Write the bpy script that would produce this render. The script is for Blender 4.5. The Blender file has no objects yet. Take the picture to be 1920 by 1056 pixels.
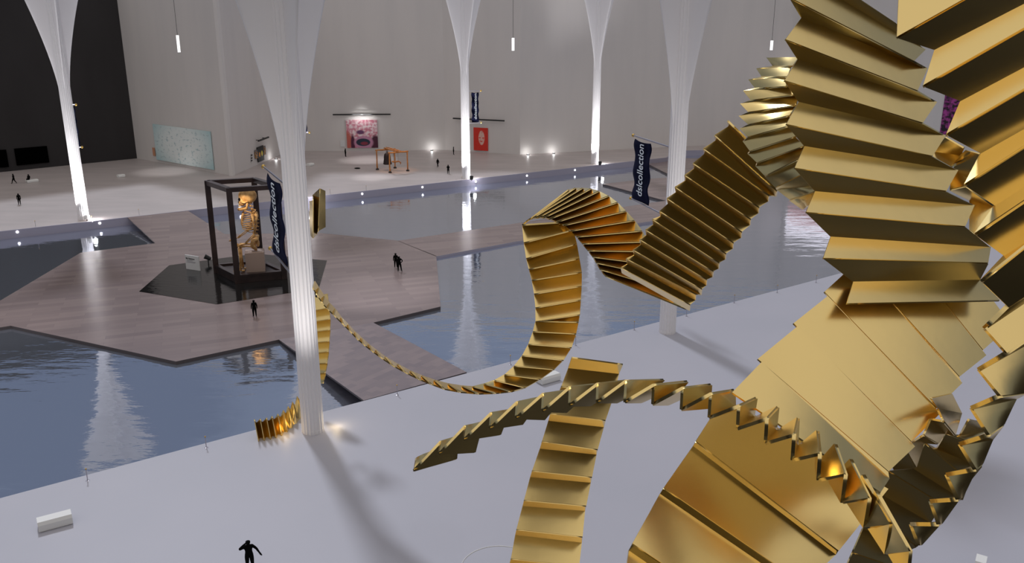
import bpy, bmesh, math, random
from mathutils import Vector, Matrix
random.seed(7)
PI = math.pi
S = bpy.context.scene
C = S.collection

# ------------------------------------------------------------------ camera
F = 1610.0; PITCH = math.radians(16.8); H = 27.5
cam = bpy.data.objects.new('camera', bpy.data.cameras.new('camera'))
C.objects.link(cam)
cam.location = (0, 0, H)
cam.rotation_euler = (PI/2 - PITCH, 0, 0)
cam.data.sensor_width = 36
cam.data.lens = F/1920*36
cam.data.clip_end = 2000
S.camera = cam
S.view_settings.view_transform = 'Standard'
S.view_settings.look = 'None'
S.view_settings.gamma = 1
S.view_settings.use_curve_mapping = False
S.view_settings.exposure = -0.28

# ------------------------------------------------------------------ sky
SKY_TOP = (0.95, 0.90, 0.87); SKY_LOW = (0.20, 0.24, 0.34); SKY_CLOUD = (0.34, 0.39, 0.50)
w = bpy.data.worlds.new('sky'); S.world = w; w.use_nodes = True
nt = w.node_tree; N = nt.nodes; L = nt.links; N.clear()
out = N.new('ShaderNodeOutputWorld'); bg = N.new('ShaderNodeBackground')
tc = N.new('ShaderNodeTexCoord'); sep = N.new('ShaderNodeSeparateXYZ')
L.new(tc.outputs['Generated'], sep.inputs[0])
noi = N.new('ShaderNodeTexNoise'); noi.inputs['Scale'].default_value = 4.0; noi.inputs['Detail'].default_value = 6
L.new(tc.outputs['Generated'], noi.inputs['Vector'])
cr = N.new('ShaderNodeValToRGB'); cr.color_ramp.elements[0].position = .42; cr.color_ramp.elements[1].position = .68
cr.color_ramp.elements[0].color = SKY_LOW + (1,); cr.color_ramp.elements[1].color = SKY_CLOUD + (1,)
L.new(noi.outputs['Fac'], cr.inputs[0])
r2 = N.new('ShaderNodeMapRange'); r2.inputs[1].default_value = .40; r2.inputs[2].default_value = .68
r2.interpolation_type = 'SMOOTHSTEP'
ma = N.new('ShaderNodeMath'); ma.operation = 'MULTIPLY_ADD'; ma.inputs[1].default_value = -.35
L.new(sep.outputs['Y'], ma.inputs[0]); L.new(sep.outputs['Z'], ma.inputs[2])
L.new(ma.outputs[0], r2.inputs[0])
mx = N.new('ShaderNodeMix'); mx.data_type = 'RGBA'
L.new(r2.outputs[0], mx.inputs[0]); L.new(cr.outputs[0], mx.inputs[6]); mx.inputs[7].default_value = SKY_TOP + (1,)
L.new(mx.outputs[2], bg.inputs[0]); bg.inputs[1].default_value = .80
L.new(bg.outputs[0], out.inputs[0])

# ------------------------------------------------------------------ sun (daylight through the open roof)
def lamp(name, kind, loc, energy, color=(1, 1, 1), **k):
    d = bpy.data.lights.new(name, kind); d.energy = energy; d.color = color
    for a, b in k.items(): setattr(d, a, b)
    o = bpy.data.objects.new(name, d); C.objects.link(o); o.location = loc
    return o
def aim(o, tgt):
    o.rotation_euler = (Vector(tgt) - Vector(o.location)).to_track_quat('-Z', 'Y').to_euler()
sun = lamp('sun', 'SUN', (-30, 60, 80), 1.5, (.86, .90, 1.0), angle=math.radians(5))
aim(sun, Vector(sun.location) + Vector((.40, -.82, -1.05)))

# ------------------------------------------------------------------ geometry helpers
CP, SP = math.cos(PITCH), math.sin(PITCH)
def ray(x, y):
    u = (x-960)/F; v = (528-y)/F
    return Vector((u, CP+v*SP, -SP+v*CP))
def bp(x, y, z=0.0):                     # where the sight line of a point meets the level z
    r = ray(x, y); t = (z-H)/r.z
    return Vector((r.x*t, r.y*t, z))
def at(x, y, d):                         # point at depth d
    return Vector((0, 0, H)) + ray(x, y)*d
def depth_of(p): return p.y*CP - (p.z-H)*SP
def z_over(p, y):                        # height above the plumb line of p seen at row y
    v = (528-y)/F; rz = (-SP+v*CP)/(CP+v*SP)
    return H + rz*p.y
def on_wall(x, y, a, b):                 # sight line to the vertical plane through a, b
    n = Vector((b.y-a.y, a.x-b.x, 0)).normalized(); r = ray(x, y); o = Vector((0, 0, H))
    t = (a-o).dot(n)/r.dot(n)
    return o + r*t

def mat(name, col, rough=.6, metal=0.0, emis=None, es=1.0, bump=None, spec=.5, var=None, ior=None):
    m = bpy.data.materials.new(name); m.use_nodes = True
    n = m.node_tree.nodes; l = m.node_tree.links; b = n['Principled BSDF']
    b.inputs['Base Color'].default_value = tuple(col)+(1,)
    b.inputs['Roughness'].default_value = rough; b.inputs['Metallic'].default_value = metal
    b.inputs['Specular IOR Level'].default_value = spec
    if ior: b.inputs['IOR'].default_value = ior
    if emis:
        b.inputs['Emission Color'].default_value = tuple(emis)+(1,); b.inputs['Emission Strength'].default_value = es
    t = n.new('ShaderNodeTexCoord')
    if var:                              # (scale vector, noise scale, colour b)
        mp = n.new('ShaderNodeMapping'); mp.inputs['Scale'].default_value = var[0]
        l.new(t.outputs['Object'], mp.inputs[0])
        no = n.new('ShaderNodeTexNoise'); no.inputs['Scale'].default_value = var[1]; no.inputs['Detail'].default_value = 5
        l.new(mp.outputs[0], no.inputs['Vector'])
        r = n.new('ShaderNodeValToRGB'); r.color_ramp.elements[0].position = .35; r.color_ramp.elements[1].position = .65
        r.color_ramp.elements[0].color = tuple(col)+(1,); r.color_ramp.elements[1].color = tuple(var[2])+(1,)
        l.new(no.outputs['Fac'], r.inputs[0]); l.new(r.outputs[0], b.inputs['Base Color'])
    if bump:                             # (scale vector, noise scale, strength, distance)
        mp = n.new('ShaderNodeMapping'); mp.inputs['Scale'].default_value = bump[0]
        l.new(t.outputs['Object'], mp.inputs[0])
        no = n.new('ShaderNodeTexNoise'); no.inputs['Scale'].default_value = bump[1]; no.inputs['Detail'].default_value = 4
        l.new(mp.outputs[0], no.inputs['Vector'])
        bu = n.new('ShaderNodeBump'); bu.inputs['Strength'].default_value = bump[2]; bu.inputs['Distance'].default_value = bump[3]
        l.new(no.outputs['Fac'], bu.inputs['Height']); l.new(bu.outputs[0], b.inputs['Normal'])
    return m

M = {}
M['plaster'] = mat('white_plaster', (.72, .685, .66), .75, var=((1, 1, .15), .25, (.68, .65, .63)))
M['black_wall'] = mat('black_wall', (.030, .027, .0275), .75, var=((1, 1, .3), .2, (.024, .021, .0215)))
M['floor'] = mat('pale_floor', (.455, .45, .505), .5, var=((1, 1, 1), .12, (.435, .435, .49)))
M['plaza'] = mat('warm_floor', (.49, .435, .425), .45, var=((1, 3, 1), .15, (.43, .385, .375)))
M['kerb'] = mat('lavender_kerb', (.36, .34, .42), .6)
M['water'] = mat('pond_water', (.62, .68, .80), .05, .9, bump=((.35, 1.0, 1), .6, .09, .5))
M['pool'] = mat('dark_pool_water', (.10, .10, .10), .06, .9, bump=((.5, 1.4, 1), 2.0, .07, .3))
M['column'] = mat('white_stone', (.86, .84, .85), .5, bump=((3, 3, .1), 3, .15, .05))
M['black'] = mat('black', (.002, .002, .002), .9, spec=.1)
M['dark'] = mat('dark_fixture', (.015, .015, .016), .5)
M['frame'] = mat('bronze_frame', (.055, .035, .032), .35, .3, var=((1, 1, 1), .7, (.03, .02, .02)))
M['bone'] = mat('bone', (.72, .44, .17), .55, var=((1, 1, 1), 2.5, (.42, .22, .07)))
M['stone_seat'] = mat('seat_block', (.40, .30, .25), .5)
M['bench'] = mat('white_bench', (.80, .80, .78), .5)
M['wood'] = mat('log_wood', (.60, .26, .07), .7, var=((1, 1, 1), 1.5, (.40, .15, .04)))
M['bell'] = mat('bell_bronze', (.03, .022, .022), .5, .5)
M['navy'] = mat('navy_cloth', (.004, .005, .022), .95, spec=.1, var=((1, 1, 1), 1.5, (.008, .010, .035)))
M['white'] = mat('white_print', (.8, .85, .9), .7)
M['chrome'] = mat('brushed_steel', (.45, .43, .47), .3, .9)
M['brass'] = mat('brass', (.65, .42, .10), .35, .8)
M['glow'] = mat('lamp_glow', (1, 1, 1), .5, emis=(1, 1, 1), es=1.6)
M['spot_glow'] = mat('light_dot', (1, 1, 1), .5, emis=(1, 1, 1), es=4)
M['sign'] = mat('sign_white', (.72, .72, .72), .5)
M['ink'] = mat('sign_ink', (.01, .01, .01), .7)
M['gold'] = mat('polished_gold', (.95, .72, .30), .24, 1.0, bump=((1, 1, 1), .6, .03, .3))
# planked deck
def deck_mat(name, c1, c2, mort, sx, sy, rough, ang=0):
    m = bpy.data.materials.new(name); m.use_nodes = True
    n = m.node_tree.nodes; l = m.node_tree.links; b = n['Principled BSDF']
    t = n.new('ShaderNodeTexCoord'); mp = n.new('ShaderNodeMapping'); mp.inputs['Rotation'].default_value = (0, 0, ang)
    l.new(t.outputs['Object'], mp.inputs[0])
    br = n.new('ShaderNodeTexBrick'); br.inputs['Color1'].default_value = c1+(1,); br.inputs['Color2'].default_value = c2+(1,)
    br.inputs['Mortar'].default_value = mort+(1,); br.inputs['Mortar Size'].default_value = .008
    br.inputs['Scale'].default_value = 1; br.inputs['Brick Width'].default_value = sx; br.inputs['Row Height'].default_value = sy
    l.new(mp.outputs[0], br.inputs['Vector'])
    l.new(br.outputs['Color'], b.inputs['Base Color'])
    b.inputs['Roughness'].default_value = rough; b.inputs['Specular IOR Level'].default_value = .6
    return m
M['deck'] = deck_mat('deck_planks', (.285, .222, .212), (.225, .175, .17), (.18, .14, .14), 5.0, .9, .22, math.radians(-20))
M['ramp'] = deck_mat('ramp_tiles', (.26, .20, .20), (.19, .15, .16), (.21, .165, .17), 1.1, .7, .4, math.radians(-55))
M['deck_edge'] = mat('deck_edge', (.075, .06, .06), .6)

def link(name, me, m, parent=None, loc=None, smooth=False):
    o = bpy.data.objects.new(name, me); C.objects.link(o)
    if m is not None: me.materials.append(m)
    if smooth:
        for p in me.polygons: p.use_smooth = True
    if parent is not None:
        o.parent = parent
        if loc is None: me.transform(Matrix.Translation(-Vector(parent.location)))
    if loc is not None: o.location = loc
    return o
def mesh(name, vs, fs, m, parent=None, smooth=False):
    me = bpy.data.meshes.new(name); me.from_pydata([tuple(v) for v in vs], [], fs); me.update()
    return link(name, me, m, parent, smooth=smooth)
def tag(o, label=None, cat=None, group=None, kind=None):
    if label: o['label'] = label
    if cat: o['category'] = cat
    if group: o['group'] = group
    if kind: o['kind'] = kind
    return o
def thing(name, label, cat, loc, group=None):
    o = bpy.data.objects.new(name, None); C.objects.link(o); o.location = loc; o.empty_display_size = .3
    return tag(o, label, cat, group)
class MB:
    def __init__(s): s.v = []; s.f = []
    def add(s, vs, fs):
        k = len(s.v); s.v += [Vector(v) for v in vs]; s.f += [tuple(i+k for i in f) for f in fs]; return s
    def box(s, c, size, rz=0.0, up=None):
        c = Vector(c); x, y, z = [q/2 for q in size]; R = Matrix.Rotation(rz, 3, 'Z')
        vs = [c + R @ Vector((i*x, j*y, k*z)) for k in (-1, 1) for i, j in ((-1, -1), (1, -1), (1, 1), (-1, 1))]
        return s.add(vs, [(3, 2, 1, 0), (4, 5, 6, 7), (0, 1, 5, 4), (1, 2, 6, 5), (2, 3, 7, 6), (3, 0, 4, 7)])
    def prism(s, poly, z0, z1):
        n = len(poly)
        s.add([(p[0], p[1], z0) for p in poly]+[(p[0], p[1], z1) for p in poly],
              [tuple(range(n))[::-1], tuple(range(n, 2*n))]+[(i, (i+1) % n, n+(i+1) % n, n+i) for i in range(n)])
        return s
    def beam(s, a, b, w_, h_=None, upv=(0, 0, 1)):
        a = Vector(a); b = Vector(b); h_ = h_ or w_; d = (b-a).normalized()
        u = Vector(upv)
        if abs(d.dot(u)) > .95: u = Vector((0, 1, 0))
        sx = d.cross(u).normalized()*w_/2; sy = sx.cross(d).normalized()*h_/2
        vs = [p+i*sx+j*sy for p in (a, b) for i, j in ((-1, -1), (1, -1), (1, 1), (-1, 1))]
        return s.add(vs, [(3, 2, 1, 0), (4, 5, 6, 7), (0, 1, 5, 4), (1, 2, 6, 5), (2, 3, 7, 6), (3, 0, 4, 7)])
    def tube(s, pts, rad, n=8):
        pts = [Vector(p) for p in pts]
        if not hasattr(rad, '__len__'): rad = [rad]*len(pts)
        rings = []; ref = None
        for i, p in enumerate(pts):
            d = (pts[min(i+1, len(pts)-1)]-pts[max(i-1, 0)]).normalized()
            if ref is None:
                ref = Vector((0, 0, 1)) if abs(d.z) < .9 else Vector((1, 0, 0))
            x = d.cross(ref).normalized(); y = x.cross(d).normalized(); ref = y
            rings.append([p + rad[i]*(math.cos(2*PI*k/n)*x + math.sin(2*PI*k/n)*y) for k in range(n)])
        k0 = len(s.v)
        for r_ in rings: s.v += r_
        for i in range(len(rings)-1):
            for k in range(n):
                a = k0+i*n+k; b = k0+i*n+(k+1) % n
                s.f.append((a, b, b+n, a+n))
        s.f.append(tuple(k0+k for k in range(n))[::-1]); s.f.append(tuple(k0+(len(rings)-1)*n+k for k in range(n)))
        return s
    def ball(s, c, r, n=10, m=7):
        c = Vector(c); r = Vector(r) if hasattr(r, '__len__') else Vector((r, r, r)); k0 = len(s.v)
        s.v.append(c+Vector((0, 0, r.z)))
        for i in range(1, m):
            th = PI*i/m
            for k in range(n):
                ph = 2*PI*k/n
                s.v.append(c+Vector((r.x*math.sin(th)*math.cos(ph), r.y*math.sin(th)*math.sin(ph), r.z*math.cos(th))))
        s.v.append(c-Vector((0, 0, r.z))); e = len(s.v)-1
        for k in range(n):
            s.f.append((k0, k0+1+k, k0+1+(k+1) % n))
            s.f.append((e, k0+1+(m-2)*n+(k+1) % n, k0+1+(m-2)*n+k))
            for i in range(m-2):
                a = k0+1+i*n+k; b = k0+1+i*n+(k+1) % n
                s.f.append((a, a+n, b+n, b))
        return s
    def lathe(s, c, prof, n=16):
        c = Vector(c); k0 = len(s.v)
        for r_, z in prof:
            for k in range(n):
                s.v.append(c+Vector((r_*math.cos(2*PI*k/n), r_*math.sin(2*PI*k/n), z)))
        for i in range(len(prof)-1):
            for k in range(n):
                a = k0+i*n+k; b = k0+i*n+(k+1) % n
                s.f.append((a, b, b+n, a+n))
        s.f.append(tuple(k0+k for k in range(n))[::-1]); s.f.append(tuple(k0+(len(prof)-1)*n+k for k in range(n)))
        return s
    def build(s, name, m, parent=None, smooth=False):
        return mesh(name, s.v, s.f, m, parent, smooth)

# ------------------------------------------------------------------ the setting
ZW, ZD = -1.15, -.85                       # water and deck levels, the floors are at 0
WH = 38.0
# near white floor: its edge runs along the canal
e0 = bp(0, 934.5); e1 = bp(1578, 512); ed = (e1-e0).normalized()
A0 = e0 - ed*70; A1 = e1 + ed*60
en = e0 - ed*((e0.y-31)/ed.y)
near = [en, Vector((120, 31, 0)), Vector((120, A1.y, 0)), A1]
tag(MB().prism(near, -2.2, 0).build('floor', M['floor']), kind='structure')
# back plaza
b0 = bp(0, 434); b1 = bp(1185, 302.5); bd = (b1-b0).normalized()
B0 = b0-bd*60
W = [Vector((-170, 128, 0)), bp(0, 323), bp(257, 297), bp(436, 330), bp(540, 283.5), bp(835, 281), bp(975, 290), bp(1180, 279), bp(1480, 266), bp(1950, 330)]
turn = [bp(1250, 295.5), bp(1262, 283), bp(1470, 278)]
plaza = [B0, b1]+turn+[bp(1700, 290)+Vector((0, 20, 0)), Vector((150, 260, 0)), Vector((-210, 260, 0)), Vector((-210, B0.y, 0))]
tag(MB().prism(plaza, -2.2, 0).build('plaza_floor', M['plaza']), kind='structure')
# lavender kerb: the canal face of the plaza, with its rim
kb = MB()
nrm = Vector((bd.y, -bd.x, 0))
k2 = [b1]+turn
prev = B0
for p in k2:
    d = (p-prev).normalized(); n_ = Vector((d.y, -d.x, 0))
    a, b = prev, p
    kb.add([a+n_*.12+Vector((0, 0, -2.2)), b+n_*.12+Vector((0, 0, -2.2)), b+n_*.12+Vector((0, 0, .02)), a+n_*.12+Vector((0, 0, .02)),
            a-n_*.05+Vector((0, 0, -2.2)), b-n_*.05+Vector((0, 0, -2.2)), b-n_*.05+Vector((0, 0, .02)), a-n_*.05+Vector((0, 0, .02))],
           [(0, 1, 2, 3), (3, 2, 6, 7), (5, 4, 7, 6), (0, 3, 7, 4), (1, 5, 6, 2)])
    prev = p
tag(kb.build('trim_1', M['kerb']), kind='structure')
# water
tag(mesh('pond_water', [(-260, 28, ZW), (260, 28, ZW), (260, 262, ZW), (-260, 262, ZW)], [(0, 1, 2, 3)], M['water']), kind='structure')
M['dark_floor'] = mat('dark_floor', (.012, .012, .013), .3)
tag(mesh('back_floor', [(-260, -60, -.02), (260, -60, -.02), (260, 31, -.02), (-260, 31, -.02)], [(0, 1, 2, 3)], M['dark_floor']), kind='structure')  # unseen floor near the camera, made dark so gold facets reflect black
# walls
names = ['wall_left', 'wall_left.001', 'wall_screen_side', 'wall_side', 'wall_back', 'wall_back.001', 'wall_right', 'wall_right.001', 'wall_right.002']
cen = Vector((0, 110, 0))
def wall(a, b, name, m, h=WH, th=.6):
    d = (b-a).normalized(); n_ = Vector((-d.y, d.x, 0))
    if n_.dot(cen-a) > 0: n_ = -n_
    poly = [a, b, b+n_*th, a+n_*th]
    return tag(MB().prism(poly, -.5, h).build(name, m), kind='structure')
for i in range(len(W)-1):
    wall(W[i], W[i+1], names[i], M['black_wall'] if i < 2 else M['plaster'])
wall(Vector((-170, 128, 0)), Vector((-170, -60, 0)), 'wall_left_side', M['black_wall'])
wall(W[-1], Vector((W[-1].x+30, -60, 0)), 'wall_right_side', M['black_wall'])
wall(Vector((-170, -60, 0)), Vector((W[-1].x+30, -60, 0)), 'wall_behind', M['black_wall'], h=42)  # unseen wall, added in black to give the gold dark reflections
# decks
def slab(name, pts, m, th=.3, z=ZD, me=None):
    P_ = [bp(x, y, z) for x, y in pts]
    a = sum(P_[i].x*P_[(i+1) % len(P_)].y-P_[(i+1) % len(P_)].x*P_[i].y for i in range(len(P_)))
    if a < 0: P_ = P_[::-1]
    o = MB().prism(P_, z-th-.3, z).build(name, m)
    o.data.materials.append(me or M['deck_edge'])
    for p in o.data.polygons:
        if abs(p.normal.z) < .5: p.material_index = 1
    return tag(o, kind='structure')
hexa = [(261, 547), (317, 498), (480, 476), (613, 489), (598, 541), (407, 571)]
slab('deck', [(-160, 636), (-160, 640), (20, 611), (330, 678), (523, 637), (700, 605), (826, 575), (818, 480), (745, 451), (600, 437), (416, 439), (292, 456), (151, 474), (0, 564), (-160, 650)][1:-1] + [(-160, 660)][:0], M['deck'])
slab('deck.001', [(745, 451.5), (960, 420), (1222, 380), (1330, 366), (1330, 398), (1221, 415), (968, 453), (818, 481)], M['deck'], me=M['kerb'])
slab('deck.002', [(1130, 345), (1219, 335), (1255, 333), (1330, 345), (1330, 395), (1250, 377)], M['deck'])
slab('deck.003', [(1200, 300), (1262, 297), (1420, 296), (1420, 330), (1252, 326)], M['deck'])
def ramp(name, hi, lo, m, zh=0.0):
    a, b = [bp(x, y, zh) for x, y in hi]; c, d = [bp(x, y, ZD) for x, y in lo]
    dn = Vector((0, 0, -.16)); o4 = [a, b, c, d]
    vs = o4+[v+dn for v in o4]
    o = mesh(name, vs, [(3, 2, 1, 0), (4, 5, 6, 7), (0, 1, 5, 4), (1, 2, 6, 5), (2, 3, 7, 6), (3, 0, 4, 7)], m)
    o.data.materials.append(M['deck_edge'])
    for p in o.data.polygons:
        if abs(p.normal.z) < .5: p.material_index = 1
    return tag(o, kind='structure')
ramp('ramp', [(239, 407.5), (353, 395.5)], [(432, 446), (292, 457)], M['deck'], .01)
ramp('ramp.001', [(875, 698), (682, 751)], [(523, 637), (700, 605)], M['ramp'], .01)
# dark hexagonal pool let into the deck
P_ = [bp(x, y, ZD) for x, y in hexa]
o = MB().prism(P_[::-1] if sum(P_[i].x*P_[(i+1) % 6].y-P_[(i+1) % 6].x*P_[i].y for i in range(6)) < 0 else P_, ZD-.5, ZD+.03).build('hexagonal_pool', M['pool'])
tag(o, kind='structure')

# ------------------------------------------------------------------ columns
CB = [((157, 411), 'white fluted column at far left, in front of the black wall', 0),
      ((587, 808), 'large white fluted column in the left foreground with golden pleats coiled round its foot', 1),
      ((564, 372), 'white column on the far bank hidden behind the large foreground column', 0),
      ((874, 335), 'white fluted column standing on the far bank between the bell frame and the red portrait', 0),
      ((1115, 307), 'white fluted column on the far bank farthest back, right of the red portrait', 0),
      ((1251, 623), 'white fluted column on the pale floor edge behind the dark golden accordion', 1)]
def flute_ring(r, n=20, k=6):
    pts = []
    for i in range(n*k):
        a = 2*PI*i/(n*k); f = (i % k)/k
        pts.append((a, r*(1-.075*math.sin(PI*f)**.7)))
    return pts
def star(zv, th0, r0):
    wv = r0*.9 + 2.7*max(0, (zv-17.8)/12.9)**1.5
    pts = []
    n = 192
    for i in range(n):
        a = 2*PI*i/n
        q = abs(math.cos(2*(a-th0)))**26
        pts.append((a, r0*.9+(wv-r0*.9)*q))
    return pts
def loft(rings, zs, c):
    n = len(rings[0]); v = []; f = []
    for r_, z in zip(rings, zs):
        v += [Vector((c.x+q*math.cos(a), c.y+q*math.sin(a), z)) for a, q in r_]
    for i in range(len(rings)-1):
        for k in range(n):
            a = i*n+k; b = i*n+(k+1) % n
            f.append((a, b, b+n, a+n))
    f.append(tuple(range(n))[::-1]); f.append(tuple((len(rings)-1)*n+k for k in range(n)))
    return v, f
cols = []
RC = .76
for (px, py), lab, fg in CB:
    c = bp(px, py); cols.append(c)
    t = thing('column', lab, 'column', c)
    zs = [0, .25, .25, 10, 20, 30, WH]
    rr = flute_ring(RC)
    v, f = loft([[(a, q*1.02) for a, q in rr], [(a, q*1.02) for a, q in rr]]+[rr]*5, zs, c)
    mesh('shaft', v, f, M['column'], t)
    zs = [16+i*(WH-16)/24 for i in range(25)]
    v, f = loft([star(z, math.radians(34.5), RC) for z in zs], zs, c)
    mesh('flared_capital', v, f, M['column'], t, smooth=True)
# uplights at the far column feet, added lamps in front of the foreground ones
for i, c in enumerate(cols):
    fg = CB[i][2]
    if fg:
        l1 = lamp('column_uplight', 'SPOT', c+Vector((1.5, -9.5, .4)), 7500, (1, .97, .95), spot_size=math.radians(50), spot_blend=.9, shadow_soft_size=.5)  # added lamp well in front, brightens the camera side of the shaft
        aim(l1, c+Vector((0, 0, 14)))
    else:
        for dx, dy in ((-1.6, -1.9), (1.9, -1.5)):
            l1 = lamp('column_uplight', 'SPOT', c+Vector((dx*1.1, dy*1.1, .25)), 12000, (1, .98, 1), spot_size=math.radians(64), spot_blend=.8, shadow_soft_size=.25)
            aim(l1, c+Vector((0, 0, 11)))
        l3 = lamp('column_uplight', 'SPOT', c+Vector((.4, -3.2, .25)), 16000, (1, .98, 1), spot_size=math.radians(26), spot_blend=.8, shadow_soft_size=.25)
        aim(l3, c+Vector((0, 0, 19)))
        l2 = lamp('column_foot_glow', 'POINT', c+Vector((1.6, -.6, .8)), 420, (1, .98, 1), shadow_soft_size=.25)
# ------------------------------------------------------------------ golden folded ribbon sculpture
root = thing('folded_ribbon_sculpture', 'huge golden sculpture of pleated ribbons looping over the pale floor and round the columns', 'sculpture', (8, 40, 0))
def stair(folds, amp, gap=3):
    """tilted facets whose return folds are narrow: (l, r, d) -> fold list"""
    o = []
    for i, (l, r, dl, dr) in enumerate(folds):
        o.append((l[0], l[1], dl-amp, r[0], r[1], dr-amp))
        nx = folds[min(i+1, len(folds)-1)]
        vx, vy = nx[0][0]-l[0], nx[0][1]-l[1]; q = math.hypot(vx, vy) or 1
        ux, uy = nx[1][0]-r[0], nx[1][1]-r[1]; p = math.hypot(ux, uy) or 1
        o.append((l[0]+gap*vx/q, l[1]+gap*vy/q, dl+amp, r[0]+gap*ux/p, r[1]+gap*uy/p, dr+amp))
    return o
def ribbon(name, folds, m=None, th=.035, label=None):
    """folds: list of (xl, yl, dl, xr, yr, dr): fold lines of the accordion, left and right end"""
    e = [(at(*q[:3]), at(*q[3:])) for q in folds]
    v = []; f = []; nu, nv = 8, 3
    for i in range(len(e)-1):            # every facet is a smooth sheet of its own, sharp at the folds
        (a, b), (c, d) = e[i], e[i+1]; k = len(v)
        for p in range(nv+1):
            l = a.lerp(c, p/nv); r = b.lerp(d, p/nv)
            v += [l.lerp(r, q/nu) for q in range(nu+1)]
        for p in range(nv):
            for q in range(nu):
                z = k+p*(nu+1)+q; f.append((z, z+1, z+nu+2, z+nu+1))
    me = bpy.data.meshes.new(name); me.from_pydata([tuple(p) for p in v], [], f); me.update()
    o = link(name, me, m or M['gold'], root, smooth=True)
    use = {}
    for p in me.polygons:
        for k in p.edge_keys: use[k] = use.get(k, 0)+1
    for ed_ in me.edges:                 # crisp rims
        if use[ed_.key] == 1: ed_.use_edge_sharp = True
    md = o.modifiers.new('thickness', 'SOLIDIFY'); md.thickness = th; md.offset = 0
    if label: o['label'] = label
    return o
V8 = lambda X, Y: (1340+X/3.017, Y/3.017)
V2 = lambda X, Y: (1140+X/2.3154, 600+Y/2.3154)
V6 = lambda X, Y: (640+X/2.3154, 600+Y/2.3154)
V7 = lambda X, Y: (960+X/2.708, 230+Y/2.708)
V3 = lambda X, Y: (440+X/2.934, 500+Y/2.934)

# S9: the big stack, upper right
s9 = [((425, -270), (1025, 130)), ((500, -130), (1190, 283)), ((425, -10), (1125, 348)), ((490, 100), (1200, 390)), ((398, 225), (1145, 515)),
      ((468, 335), (1255, 580)), ((393, 458), (1175, 697)), ((475, 578), (1305, 768)), ((403, 705), (1230, 885)), ((507, 828), (1375, 965)),
      ((450, 953), (1308, 1083)), ((567, 1083), (1468, 1163)), ((515, 1203), (1415, 1283)), ((655, 1340), (1560, 1400)), ((612, 1463), (1545, 1490)),
      ((782, 1595), (1497, 1583)), ((745, 1720), (1610, 1702))]
fo = []
for i, (l, r) in enumerate(s9):
    base = 15.2 - .05*i
    d = base + (.20 if i % 2 else -.20)
    fo.append((*V8(*l), d, *V8(*r), d+.9))
ribbon('pleated_ribbon', fo)

# S10: the chevrons at the right edge, and its tail
R10 = 1960
s10 = [((1048, -260), -.60, 0), ((1040, -30), -.55, 0), ((1030, 215), -.566, 1), ((1245, 283), -.511, 0), ((1180, 490), -.570, 1), ((1393, 573), -.527, 0), ((1312, 765), -.582, 1),
       ((1508, 870), -.558, 0), ((1415, 1050), -.642, 1), ((1590, 1167), -.64, 0), ((1475, 1330), -.673, 1), ((1643, 1453), -.60, 0),
       ((1510, 1595), -.795, 1), ((1655, 1733), -.665, 0)]
fo = []
for i, (l, sl, k) in enumerate(s10[1:]):
    X, Y = V8(*l); d = 11.0 + (.0 if k else .17) - .03*i
    fo.append((X, Y, d, R10+60, Y+sl*(R10+60-X), d-.25))
tail = [((1845, 616.4), (2060, 470), 1), ((1886, 662.6), (2050, 550), 0), ((1834, 693.7), (2020, 590), 1), ((1873.5, 742.5), (1925, 735), 0), ((1820.3, 765.4), (1905, 745), 1),
        ((1852.7, 816), (1880, 795), 0), ((1798.7, 833.3), (1860, 822), 1), ((1827.7, 880.8), (1840, 868), 0), ((1773.7, 890.3), (1828, 881), 1),
        ((1795.7, 937), (1803, 930), 0), ((1743.5, 940), (1796, 937), 1), ((1759.9, 983.6), (1764, 980), 0), ((1706.7, 983), (1760, 984), 1), ((1722.3, 1023.3), (1726, 1020), 0)]
for i, (l, r, k) in enumerate(tail):
    d = 10.8 + i*.22 + (.15 if k else -.15)
    fo.append((*l, d, *r, d+.2))
ribbon('pleated_ribbon', fo, th=.06)
# dark inner side of the same band
s15 = [((1565, 432), (1625, 445)), ((1525, 505), (1650, 480)), ((1465, 492), (1640, 560)), ((1425, 560), (1620, 640)), ((1375, 535), (1570, 700)), ((1325, 645), (1540, 780)),
       ((1215, 655), (1450, 800)), ((1190, 760), (1400, 880)), ((1150, 815), (1340, 985)), ((1105, 905), (1300, 1000)), ((1060, 1010), (1270, 1080)), ((1010, 1120), (1230, 1160))]
fo = [(*V2(*l), 14.6+.12*i+(.25 if i % 2 else -.25), *V2(*r), 15.2+.12*i+(.25 if i % 2 else -.25)) for i, (l, r) in enumerate(s15)]
ribbon('pleated_ribbon', fo)
# brown inner facets seen beyond the right ends of the great slope
s16 = [((1400, 340), (1490, 320)), ((1430, 385), (1533, 405)), ((1455, 440), (1505, 500)), ((1400, 430), (1462, 490)), ((1370, 500), (1432, 537)), ((1320, 530), (1370, 532)), ((1290, 560), (1335, 640)), ((1220, 600), (1240, 648))]
fo = [(*V2(*l), 13.6+(.2 if i % 2 else -.2), *V2(*r), 14.3+(.2 if i % 2 else -.2)) for i, (l, r) in enumerate(s16)]
ribbon('pleated_ribbon', fo)

s17 = [((1305, 775), (1412, 838)), ((1240, 860), (1395, 880)), ((1225, 950), (1335, 945)), ((1300, 960), (1440, 900)), ((1420, 848), (1500, 872)), ((1345, 960), (1430, 1010)), ((1330, 1075), (1420, 1055)), ((1440, 1130), (1585, 1170)), ((1440, 1300), (1480, 1330)), ((1450, 1330), (1520, 1390))]
fo = [(*V8(*l), 17.2+(.2 if i % 2 else -.2), *V8(*r), 17.0+(.2 if i % 2 else -.2)) for i, (l, r) in enumerate(s17)]
ribbon('pleated_ribbon', fo)

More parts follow.
